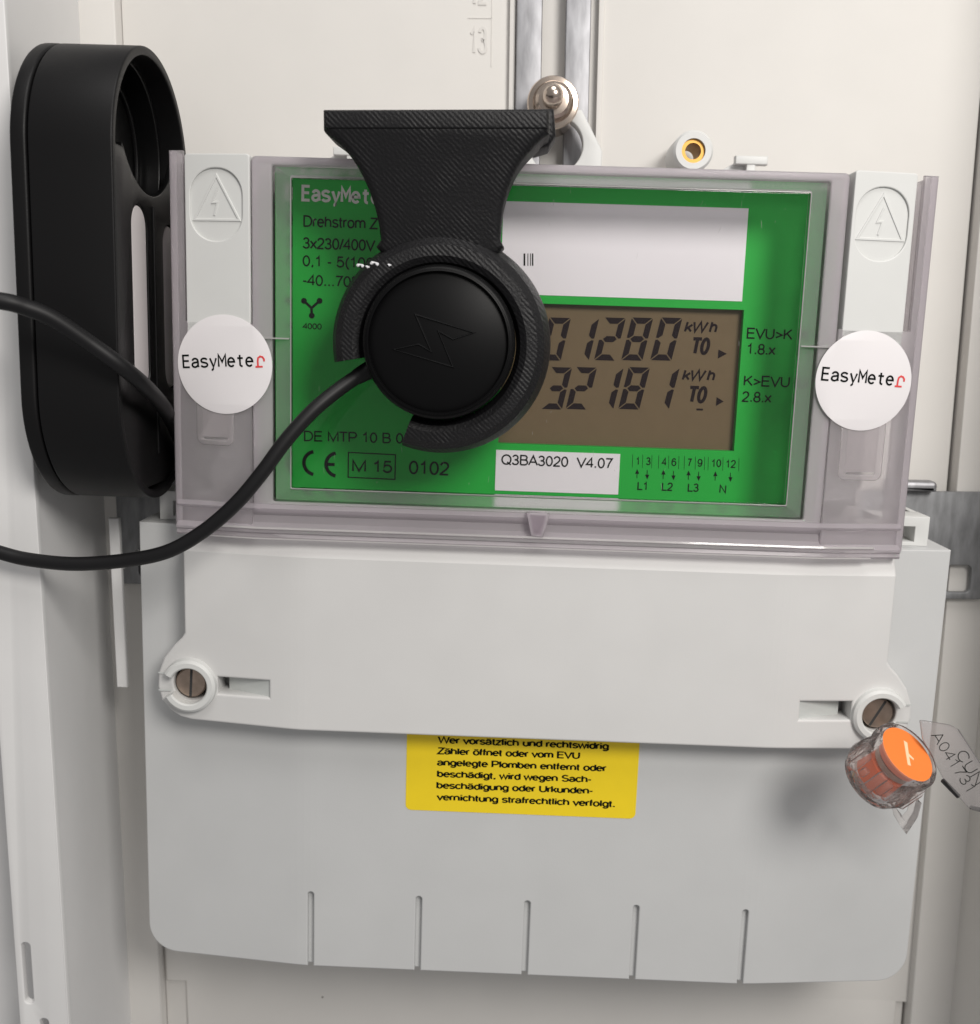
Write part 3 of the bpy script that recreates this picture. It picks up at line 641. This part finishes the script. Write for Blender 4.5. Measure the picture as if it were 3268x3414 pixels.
# wings and outer flanges
def wing(xi, xo_, xs_, zt):
    lo, hi = min(xi, xo_), max(xi, xo_)
    if xo_ < xi: out = [(xo_, -1.0), (xi - .1, -1.0), (xi - .1, 41.5), (xs_, 41.5), (xs_, zt), (xo_, zt)]
    else: out = [(xi + .1, -1.0), (xo_, -1.0), (xo_, zt), (xs_, zt), (xs_, 44.0), (xi + .1, 44.0)]
    wg = plate('cover_wing', [out], 50.6, 52.0, M['frost'], cover, 0.25, fn=facet)
    a, b = (xo_, xo_ + 1.7) if xo_ < xi else (xo_ - 1.7, xo_)
    plate('cover_flange', [rrect(a, -1.3, b, zt, .7)], 43, 52.1, M['rim'], cover, 0.4, fn=facet)
    px_ = (-72.2, -64.2) if xo_ < xi else (58.9, 68.2)
    zz = (16.5, 30) if xo_ < xi else (13.8, 30)
    plate('clip_pocket', [rrect(px_[0], zz[0], px_[1], zz[1], (1.6, 1.6, 0, 0)), rrect(px_[0] + 1.5, zz[0] + 1.2, px_[1] - 1.5, zz[1] + .5, (.5, .5, 0, 0))], 51.6, 52.08, M['clip'], cover, 0.15, fn=facet)
    c = (px_[0] + px_[1]) / 2
    finish(tube_bm([facet(c + .2, zz[0] + 12, 45), facet(c + .4, zz[0] + 6, 47), facet(c + (1.9 if xo_ > xi else -1.9), zz[0] + 1.6, 49)], .22, 6), 'clip_spring', M['dark'], cover)
wing(WX0, -77.2, -74.3, 74.6); wing(WX1, 74.2, 71.4, 74.0)
# bottom lip of the clear cover, a stepped bar with a notch
def prof_x(name, prof, x0, x1, mt, par, fn=None, n=1):
    """profile of (z, d) swept along x"""
    bm = bmesh.new(); rows = []
    for i in range(n + 1):
        x = x0 + (x1 - x0) * i / n; row = []
        for (z, d) in prof:
            u, q, w_ = (x, z, d) if not fn else fn(x, z, d)
            row.append(bm.verts.new(toD(u, q, w_)))
        rows.append(row)
    m = len(prof)
    for i in range(n):
        for j in range(m): bm.faces.new((rows[i][j], rows[i][(j + 1) % m], rows[i + 1][(j + 1) % m], rows[i + 1][j]))
    bm.faces.new(rows[0]); bm.faces.new(rows[-1][::-1])
    return finish(bm, name, mt, par)
prof_x('cover_lip', [(4.9, 46), (4.9, 52.3), (4.0, 52.5), (2.4, 51.2), (0.9, 51.4), (0.0, 52.6), (-.4, 53.4), (-.9, 53.4), (-1.2, 52.9), (-1.9, 53.2), (-2.3, 53.0), (-2.5, 50), (-1, 46)], -76.6, 73.4, M['rim'], cover, fn=facet, n=40)
prof_x('cover_edge', [(.15, 52.8), (.35, 53.6), (-.05, 53.75), (-.25, 53.5)], -70.0, 67.5, M['edge'], cover, fn=facet, n=40)
prof_x('cover_edge', [(-2.0, 53.3), (-1.9, 53.7), (-2.2, 53.75), (-2.35, 53.3)], -70.0, 67.0, M['edge'], cover, fn=facet, n=40)
nx, nz = at(1793, 1755, 54)
plate('cover_notch', [[(nx - 2.4, nz + 2.6), (nx - 1.3, nz - 2.2), (nx + 1.2, nz - 2.4), (nx + 2.4, nz + 2.5)], [(nx - 1.4, nz + 2.4), (nx - .6, nz - 1.4), (nx + .5, nz - 1.5), (nx + 1.4, nz + 2.4)]], 51.6, 53.8, M['rim'], cover, 0.3)
# seal stickers
def seal_sticker(cx, cz, ang, r=9.95):
    s = plate('seal_sticker', [circ(cx, cz, r, 72)], 52.12, 52.24, M['sticker'], MT, 0.03, fn=facet, bis=(WX0, WX1))
    e = Vector((math.cos(R_(ang)), math.sin(R_(ang)))); f = Vector((-e.y, e.x)); c = Vector((cx, cz))
    o = c + e * -8.9 + f * -.55
    fn = lambda u, q, w_: facet(u, q, w_)
    text('sticker_text', 'EasyMete', o, o + e * 15.1, 2.75, 52.30, M['ink'], s, mono=True, wd=.135, fn=fn)
    g = lambda a, b: tuple(o + e * (15.55 + a * 1.9) + f * (b * 2.05))
    pts = [g(.22, .0), g(.22, .55), g(.28, .85), g(.5, 1.0), g(.75, .93), g(.9, .72), g(.9, .5)]
    b = merge(stroke_bm(pts, .36, 52.31), stroke_bm([g(-.05, 0), g(.72, 0)], .36, 52.32))
    for v in b.verts: v.co = toD(*facet(v.co.x * 1000, v.co.z * 1000, -v.co.y * 1000))
    finish(b, 'sticker_letter', M['red_ink'], s)
xL = at(745, 1216, 52); xR = at(2880, 1270, 51)
seal_sticker(xL[0], xL[1], 3.2); seal_sticker(xR[0], xR[1], -2.6)
# lower terminal cover
xs_ = [-49.4 + 24.62 * i for i in range(5)]
def lower_outline(notch):
    L, Rr, T, Bt, r = -88.0, 88.0, -1.9, -103.7, 6.6
    o = [(L, T)] + [(L + r + r * math.cos(R_(a)), Bt + r + r * math.sin(R_(a))) for a in range(180, 271, 10)]
    if notch:
        for x in xs_:
            o += [(x - .68, Bt)] + [(x + .68 * math.cos(R_(a)), -86.0 + .68 * math.sin(R_(a))) for a in range(180, -1, -20)] + [(x + .68, Bt)]
    o += [(Rr - r + r * math.cos(R_(a)), Bt + r + r * math.sin(R_(a))) for a in range(270, 361, 10)] + [(Rr, T)]
    return o
tc = finish(merge(plate_bm([lower_outline(False)], 9, 43.7, 0.3, fn=facet2, bis=FB),
                  plate_bm([lower_outline(True)], 43.6, 45.0, 0.3, fn=facet2, bis=FB)), 'terminal_cover', M['lowgrey'], MT, ang=.3)
# open ears at the cover's upper corners
for x0, x1 in ((-84.6, -74.0), (72.0, 84.2)):
    z0, z1 = -1.9, 4.6
    hx0, hx1 = (x0 + 3.0, x1 + 2) if x0 < 0 else (x0 - 2, x1 - 3.0)
    plate('cover_ear', [rect(x0, z0, x1, z1), rect(max(hx0, x0 + .5), z0 + .9, min(hx1, x1 - .5), z1 - 2.2)], 30, 37.5, M['lightgrey'], MT, 0.2)
    if x0 > 0: plate('cover_ear', [[(x1 - 1.6, 0), (x1 - .2, 0), (x1 - .2, 4.6), (x1 - 1.6, 4.6)]], 14, 30, M['lightgrey'], MT, 0.2)
    else: plate('cover_ear', [[(x0 + .2, 0), (x0 + 6, 0), (x0 + 6, 4.6), (x0 + .2, 4.6)]], 20, 30, M['lightgrey'], MT, 0.2)
# front flap with screw lobes and slots
SL, SR = (-74.6, -35.4), (72.6, -36.2)
def lobe(c, a0, a1, r=7.2, n=16): return [(c[0] + r * math.cos(R_(a0 + (a1 - a0) * i / (n - 1))), c[1] + r * math.sin(R_(a0 + (a1 - a0) * i / (n - 1)))) for i in range(n)]
ol = [(-75.8, -2.0), (-75.8, -24.2)] + [(-76.5, -25.3), (-78.2, -27.0), (-80.5, -30.0), (-81.8, -33.4), (-82.0, -36.6), (-81.2, -39.4), (-79.4, -41.6), (-77.0, -43.0), (-74.5, -43.5)] + [(-50.5, -44.0), (0, -44.0), (49.5, -44.0)] + [(72.6, -44.2), (75.0, -43.7), (77.4, -42.3), (79.1, -40.1), (79.9, -37.3), (79.7, -34.1), (78.4, -30.7), (76.1, -27.7), (74.4, -26.0), (73.6, -24.8), (73.6, -2.0)]
ol = ol[::1]
hl = [circ(*SL, 3.9, 40), circ(*SR, 3.9, 40), rect(-68.6, -37.2, -57.2, -33.4), rect(55.4, -37.6, 66.6, -33.5)]
def flapfn(u, q, w):
    u, q, w = facet2(u, q, w)
    if q > -6.2: w -= (q + 6.2) * .55
    return u, q, w
flap = finish(plate_bm([ol] + hl, 45.4, 52.0, 0.45, fn=flapfn, bis=FB, bisv=(-6.2,)), 'front_flap', M['grey'], MT, ang=.3)
def wedge(x0, x1, z0, z1, d0, d1):
    bm = bmesh.new(); v = [bm.verts.new(toD(*p)) for p in ((x0, z0, d0), (x1, z0, d1), (x1, z1, d1), (x0, z1, d0))]; bm.faces.new(v); return bm
finish(wedge(-67.0, -57.0, -37.3, -33.3, 46.6, 50.8), 'slot_floor', M['slotfloor'], flap)
finish(wedge(65.0, 55.2, -37.7, -33.4, 46.6, 50.8), 'slot_floor', M['slotfloor'], flap)
def collar(c, gap, dtop):
    prof = [(3.95, dtop - 5), (3.95, dtop - .4), (4.25, dtop), (5.2, dtop), (5.75, dtop - .5), (6.0, dtop - 2.6)]
    finish(lathe_bm(prof, *c, gap + 28, gap + 332, 56), 'screw_collar', M['lightgrey'], flap, ang=28)
    for s in (-1, 1):
        p = lambda r_, o_: (c[0] + r_ * math.cos(R_(gap)) + o_ * -math.sin(R_(gap)), c[1] + r_ * math.sin(R_(gap)) + o_ * math.cos(R_(gap)))
collar(SL, 180, 51.6); collar(SR, 0, 51.6)
def slotline(c, s):
    bmx = merge(stroke_bm([(c[0] + s * 4.2, c[1] + 2.1), (c[0] + s * 7.0, c[1] + 2.3)], .3, flapfn(c[0], -30, 52.02)[2]),
                stroke_bm([(c[0] + s * 4.2, c[1] - 1.6), (c[0] + s * 7.0, c[1] - 1.6)], .3, flapfn(c[0], -30, 52.02)[2]))
    finish(bmx, 'lobe_slit', M['slotfloor'], flap)
slotline(SL, -1); slotline(SR, 1)
def screw(c, ang, d):
    s = finish(lathe_bm([(0, 40), (3.3, 40), (3.3, d - .3), (3.0, d), (0, d)], *c, n=40), 'screw', M['screw'], MT)
    e = Vector((math.cos(R_(ang)), math.sin(R_(ang)))) * 3.15; c2 = Vector(c)
    finish(stroke_bm([tuple(c2 - e), tuple(c2 + e)], .55, d + .02), 'screw_slot', M['dark'], s)
screw((SL[0] - .2, SL[1]), 87, 48.6); screw(SR, 62, 49.2)
# yellow warning label
yl = plate('warning_label', [rrect(-28.2, -64.4, 23.0, -40.0, 1.3)], 45.0, 45.1, M['yellow'], MT)
for s, a, b in (('Wer vorsätzlich und rechtswidrig', (1459, 2477), (2030, 2499)), ('Zähler öffnet oder vom EVU', (1457, 2514), (1934, 2530)),
                ('angelegte Plomben entfernt oder', (1457, 2552), (2024, 2572)), ('beschädigt, wird wegen Sach-', (1457, 2590), (1974, 2609)),
                ('beschädigung oder Urkunden-', (1455, 2628), (1979, 2647)), ('vernichtung strafrechtlich verfolgt.', (1455, 2667), (2050, 2691))):
    text('label_text', s, at(*a, 45), at(*b, 45), 1.64, 45.16, M['ink'], yl, wd=.165, ax=1.65)
# hanging lug, brass boss and tabs along the top
lc = at(1800, 470, 20)
lug = [(-8, 68), (10.6, 68), (10.6, 82.0), (5.6, 90.6), (-4.5, 90.6), (-11, 82)]
plate('mounting_lug', [lug, circ(0.2, 83.0, 6.0, 36)], 15, 19.5, M['lightgrey'], MT, 0.4)
bc = at(2303, 512, 20)
bs = finish(lathe_bm([(2.6, 12), (2.6, 24), (3.9, 24), (4.4, 23.3), (4.5, 12)], *bc), 'screw_boss', M['lightgrey'], MT)
finish(lathe_bm([(1.75, 13), (1.75, 23.2), (2.6, 23.2), (2.6, 13)], *bc), 'brass_insert', M['brass'], bs)
def tabp(px0, px1, py, name='top_tab', flip=1):
    a = at(px0, py, 24); b = at(px1, py, 24)
    finish(merge(box_bm(a[0], b[0], a[1] - 1.1, a[1] + .7, 22, 24.5, 0.3), box_bm((a[0] + b[0]) / 2 - 1.0, (a[0] + b[0]) / 2 + 1.0, 66, a[1] - .6, 21.8, 24.2, 0.3),
                 plate_bm([[(a[0] - 3 * flip, a[1] - 2.4), (a[0] + 2.5, a[1] - 2.4), (b[0] - 3, a[1] + .5), (a[0] + 2, a[1] + .5)]], 14, 22, 0.3)), name, M['lightgrey'], MT)
tabp(2452, 2560, 530); tabp(1112, 1230, 500)

# ------------------------------------------------------------------ 3D-printed holder
RH = tag(empty('reader_holder', -21.8, 38.5, 52), 'black 3D printed holder with flared top hooked over the meter window', 'holder')
rc = at(1468, 1150, 60)
def H_(px, py, d=63): return at(px, py, d)
left = [(1246, 818), (1263, 795), (1254, 725), (1236, 655), (1207, 584), (1175, 530), (1136, 484), (1094, 452), (1083, 438)]
right = [(1832, 452), (1800, 474), (1735, 545), (1698, 620), (1676, 700), (1668, 795), (1680, 818), (1640, 868), (1290, 868)]
ol = [H_(*p) for p in left] + [H_(1082, 374), H_(1084, 370), H_(1826, 368), H_(1832, 376)] + [H_(*p) for p in right]
ol = [ol[0]] + [tuple(p) for p in smooth([(*p, 0) for p in ol[1:9]], 4) for p in [p[:2]]] + ol[9:13] + [tuple(p[:2]) for p in smooth([(*p, 0) for p in ol[13:19]], 4)] + ol[-3:]
zt_ = H_(1450, 370)[1]; zb_ = H_(1450, 805)[1]
def tilt(u, q, w_): return u, q, w_ if w_ < 55 else w_ - 4.4 * min(1.25, max(0, (zt_ - 4 - q) / (zt_ - 4 - zb_)))
plate('flared_hook', [ol], 52.3, 65.4, M['printed'], RH, 1.5, res=3, fn=tilt)
lipo = [H_(1086, 372, 65), H_(1824, 370, 65), H_(1824, 430, 65), H_(1086, 430, 65)]
plate('top_lip', [lipo], 60, 65.75, M['printed'], RH, 0.3)
hk = [H_(1735, 384, 50), H_(1843, 382, 50), H_(1850, 470, 50), H_(1828, 503, 50), H_(1780, 518, 50), H_(1735, 470, 50)]
plate('hook_edge', [hk], 46, 56, M['printed'], RH, 0.9)
ring_prof = [(14.6, 52.3), (14.6, 60.5), (15.4, 62.2), (16.6, 62.8), (18.6, 62.6), (20.0, 61.2), (21.0, 58.5), (21.4, 55.0), (21.4, 52.3)]
finish(lathe_bm(ring_prof, *rc, 250 - 360, 191, 110), 'ring', M['printed'], RH, ang=24)
pb = []
for px0, px1, py, h in ((1190, 1212, 893, 11), (1222, 1228, 897, 10), (1236, 1262, 888, 13), (1295, 1301, 890, 8)):
    k = 5; top_ = [];
    for i in range(k + 1):
        t = i / k; top_.append((px0 + (px1 - px0) * t, py - h * math.sin(math.pi * (.2 + .7 * t)) + rnd.uniform(-1, 1)))
    p3 = [(*at(x, y, 62.9), 62.9 if px0 > 1185 else 61.5) for x, y in top_]
    pb.append(tube_bm(p3, lambda t: .22 + .12 * math.sin(9 * t), 6))
finish(merge(*pb), 'white_residue', M['residue'], RH)
# ------------------------------------------------------------------ optical reader with its cable
dc = at(1461, 1143, 67)
OR = tag(empty('optical_reader', dc[0], dc[1], 52), 'round black optical reader with raised bolt emblem and black cable, held in the ring', 'optical reader')
body = finish(lathe_bm([(0, 52.2), (14.3, 52.2), (14.4, 53.5), (14.4, 64.6), (14.0, 65.6), (13.5, 65.9), (0, 65.9)], *dc, n=96), 'reader_body', M['disc'], OR, ang=40)
finish(lathe_bm([(12.95, 65.8), (12.95, 66.6), (13.1, 66.9), (13.35, 66.8), (13.45, 65.8)], *dc, n=96), 'raised_rim', M['disc'], OR, ang=60)
def Z2(x, y): return at(800 + x * .5864, 250 + y * .5864, 66)
bolt_pts = [Z2(*p) for p in ((998, 1362), (1332, 1465), (1212, 1502), (1128, 1455), (1212, 1660), (876, 1560), (1015, 1530), (1088, 1572))]
finish(stroke_bm(bolt_pts, .42, 65.9, True, .30, .2), 'bolt_emblem', M['emblem'], body)
cp = [(1330, 1190, 57), (1235, 1232, 58.5), (1150, 1283, 60), (1045, 1368, 63), (952, 1470, 65), (872, 1578, 66), (785, 1680, 66), (680, 1770, 65), (560, 1838, 64), (420, 1868, 62), (250, 1880, 61), (100, 1866, 60), (0, 1842, 60), (-160, 1790, 60), (-340, 1700, 60)]
cpts = smooth([(*at(*p), p[2]) for p in cp], 12)
finish(tube_bm(cpts, 1.42, 16), 'reader_cable', M['rubber'], OR, recalc=True, ang=60)
finish(tube_bm(cpts[6:20], lambda t: 2.1 - .6 * t, 16), 'strain_relief', M['rubber'], OR, ang=60)
# ------------------------------------------------------------------ upper cable
cu_ = [(-420, 1040, 84), (-200, 985, 84), (0, 1003, 82), (90, 1026, 80), (176, 1062, 78), (293, 1140, 75), (411, 1226, 72), (487, 1290, 66), (540, 1350, 55), (572, 1405, 45), (598, 1462, 38), (622, 1530, 33), (640, 1590, 31)]
uc = finish(tube_bm(smooth([(*at(*p), p[2]) for p in cu_], 12), 1.5, 16), 'cable', M['rubber'], ang=60)
tag(uc, 'black cable crossing the capsule case and dipping behind the clear cover', 'cable')

# ------------------------------------------------------------------ black capsule case on the left wall
CC = tag(empty('capsule_case', -92, 4, 45), 'tall black capsule shaped plastic case, open on its right, fixed to the left wall', 'case')
cu0, cu1, cz0, cz1 = 25.4, 69.2, 4.8, 93.8
def stad(o, n=20): return rrect(cu0 + o, cz0 + o, cu1 - o, cz1 - o, (cu1 - cu0) / 2 - o - .01, n)
XO, XI, XB = -80.9, -96.4, -99.6
cb = plate('case_body', [stad(0), stad(1.7)], XI + .15, XO, M['black'], CC, 0.35, mp=toX, res=3)
plate('case_lid', [stad(0)], XB, XI - .15, M['black'], CC, 0.6, mp=toX, res=3)
plate('case_floor', [stad(1.5)], XI - .1, XI + 1.6, M['black_in'], CC, 0, mp=toX)
uc_, zc_ = (cu0 + cu1) / 2, 74.0
plate('round_recess', [circ(uc_, zc_, 18.4, 64), circ(uc_, zc_, 17.2, 64)], XI + 1.6, XO - 4.6, M['black_in'], CC, 0.25, mp=toX)
plate('round_plate', [circ(uc_, zc_, 17.0, 64)], XO - 10.5, XO - 9.0, M['black_in'], CC, 0.2, mp=toX)
plate('recess_ring', [circ(uc_, zc_, 14.6, 64), circ(uc_, zc_, 13.9, 64)], XO - 9.0, XO - 8.2, M['black'], CC, 0.2, mp=toX)
# inner tray with two slots
RA = 17.6; za_ = 66.0 + RA
arc = [(uc_ + RA * math.cos(R_(a)), za_ + RA * math.sin(R_(a))) for a in range(212, 329, 6)]
tray = [(cu0 + 1.8, 24), (cu0 + 1.8, 73)] + [(arc[0][0], 73)] + arc + [(arc[-1][0], 73), (cu1 - 1.8, 73), (cu1 - 1.8, 24), (cu1 - 6, 13), (cu1 - 13, 7.5), (cu0 + 13, 7.5), (cu0 + 6, 13)]
s1 = rrect(uc_ + 1.6, 27, uc_ + 11.4, 64.0, 4.8); s2 = rrect(uc_ - 11.4, 27, uc_ - 1.6, 64.0, 4.8)
s1 = rrect(uc_ + 2.2, 27, uc_ + 11.0, 63.6, 4.35); s2 = rrect(uc_ - 15.8, 27, uc_ - 7.0, 61.5, 4.35)
plate('inner_tray', [tray, s1, s2], XO - 2.2, XO - 0.8, M['black_in'], CC, 0.25, mp=toX)
plate('tray_divider', [rect(uc_ - 1.6, 14, uc_ - .7, 64)], XO - .85, XO - .45, M['black'], CC, 0.12, mp=toX)
for sp in (s1, s2):
    us = [p[0] for p in sp]; vs = [p[1] for p in sp]
    plate('white_strip', [rrect(min(us) + .2, min(vs) + .2, max(us) - .2, max(vs) - .2, 4.1)], XO - 2.6, XO - 1.0, M['strip'], CC, 0.5, mp=toX)

# ------------------------------------------------------------------ orange wire seal
fc = at(3026, 2514, 72)
SE = tag(empty('security_seal', fc[0], fc[1], 60), 'clear plastic wire seal with orange disc and see-through tag by the right screw', 'seal')
nrm = Vector((.47 * math.sin(R_(59)), .86 * math.sin(R_(59)), math.cos(R_(59)))).normalized()       # in (x, z, d)
ax = Vector((math.cos(R_(-28)), math.sin(R_(-28)), 0)); ax = (ax - nrm * ax.dot(nrm)).normalized(); ay = nrm.cross(ax)
def SM(off):
    """frame of the seal: local z = seal axis"""
    def f(p): 
        q = Vector((fc[0], fc[1], 72)) + ax * p.x + ay * p.y + nrm * (p.z + off); return Vector(toD(q.x, q.y, q.z))
    class T_: 
        def __matmul__(self, p): return f(p)
    return T_()
def slathe(name, prof, mt, n=40, off=0, ang=40): return finish(lathe_bm(prof, 0, 0, n=n, M=SM(off)), name, M[mt], SE, ang=ang)
slathe('orange_disc', [(0, 0), (0, -.5), (5.6, -.5), (5.7, 0)], 'orange_face')
slathe('orange_core', [(0, -.9), (4.9, -.9), (4.9, -2.0), (3.6, -2.4), (3.6, -4.2), (4.6, -4.6), (4.6, -9.0), (0, -9.0)], 'orange')
slathe('wire_coil', [(3.7, -2.5), (4.3, -2.7), (4.4, -3.3), (4.3, -3.9), (3.7, -4.1)], 'screw')
slathe('clear_housing', [(5.85, .25), (6.5, .25), (6.9, -.4), (6.9, -2), (6.3, -3), (6.9, -6), (7.2, -8), (6.2, -10.6), (4.2, -11.4), (0, -11.4), (0, -10.8), (4, -10.8), (5.6, -9.8), (6.1, -7), (5.6, -3), (5.9, -1.2)], 'sealclear', 40, ang=30)
def sprism(name, pts, z0, z1, mt, bev=.15):
    bm = plate_bm([pts], z0, z1, bev, mp=lambda u, v, q: (u, v, q)); T = SM(0)
    for v in bm.verts: v.co = T @ Vector(v.co)
    return finish(bm, name, M[mt], SE)
for k in range(11):
    a = R_(185 + 17 * k + rnd.uniform(-5, 5)); cx_, cy_ = 6.6 * math.cos(a), 6.6 * math.sin(a)
    sprism('housing_lug', circ(cx_, cy_, rnd.uniform(.55, 1.15), 7), -8.8 + rnd.uniform(0, 3), -4.4 + rnd.uniform(-1, 2.2), 'sealclear')
mk = [(-.42, -2.7), (.3, -2.6), (.25, -.5), (1.25, -.9), (1.35, -.5), (.3, .25), (.42, 2.8), (-.38, 3.0)]
ca, sa = math.cos(R_(8)), math.sin(R_(8))
sprism('disc_mark', [(x * ca - y * sa, x * sa + y * ca) for x, y in mk], .0, .06, 'mark', 0)
# fin at the bottom
f0 = [(at(*p, 66)) for p in ((2985, 2690), (2996, 2738), (3024, 2784), (3062, 2726), (3075, 2680), (3050, 2690), (3042, 2722), (3022, 2745), (3006, 2715))]
plate('housing_fin', [f0], 63, 66, M['sealclear'], SE, 0.3)
# tag with handwritten letters
tq = [at(*p, 70) for p in ((3070, 2406), (3078, 2404), (3172, 2420), (3198, 2434), (3300, 2590), (3320, 2720), (3240, 2700), (3226, 2690), (3148, 2600), (3078, 2466))]
tg = plate('seal_tag', [tq], 69.2, 70.2, M['tag'], SE, 0.2)
text('tag_text', 'A041731', at(3103, 2452, 70.3), at(3222, 2640, 70.3), 2.1, 70.3, M['ink'], tg, wd=.075)
text('tag_text', 'CUN', at(3186, 2516, 70.3), at(3252, 2620, 70.3), 2.2, 70.3, M['ink'], tg, wd=.075)
finish(merge(tube_bm([(*at(3144, 2602, 69), 69), (*at(3196, 2655, 69), 69)], .5, 8), tube_bm([(*at(3236, 2692, 69), 69), (*at(3290, 2702, 69), 69)], .4, 8)), 'tag_edge', M['dark'], SE)
wr = smooth([(*at(2978, 2452, 52), 49), (*at(2985, 2462, 60), 58), (*at(3000, 2480, 66), 64), (*at(2985, 2540, 66), 66)], 8)
finish(tube_bm(wr, .28, 8), 'seal_wire', M['screw'], SE)
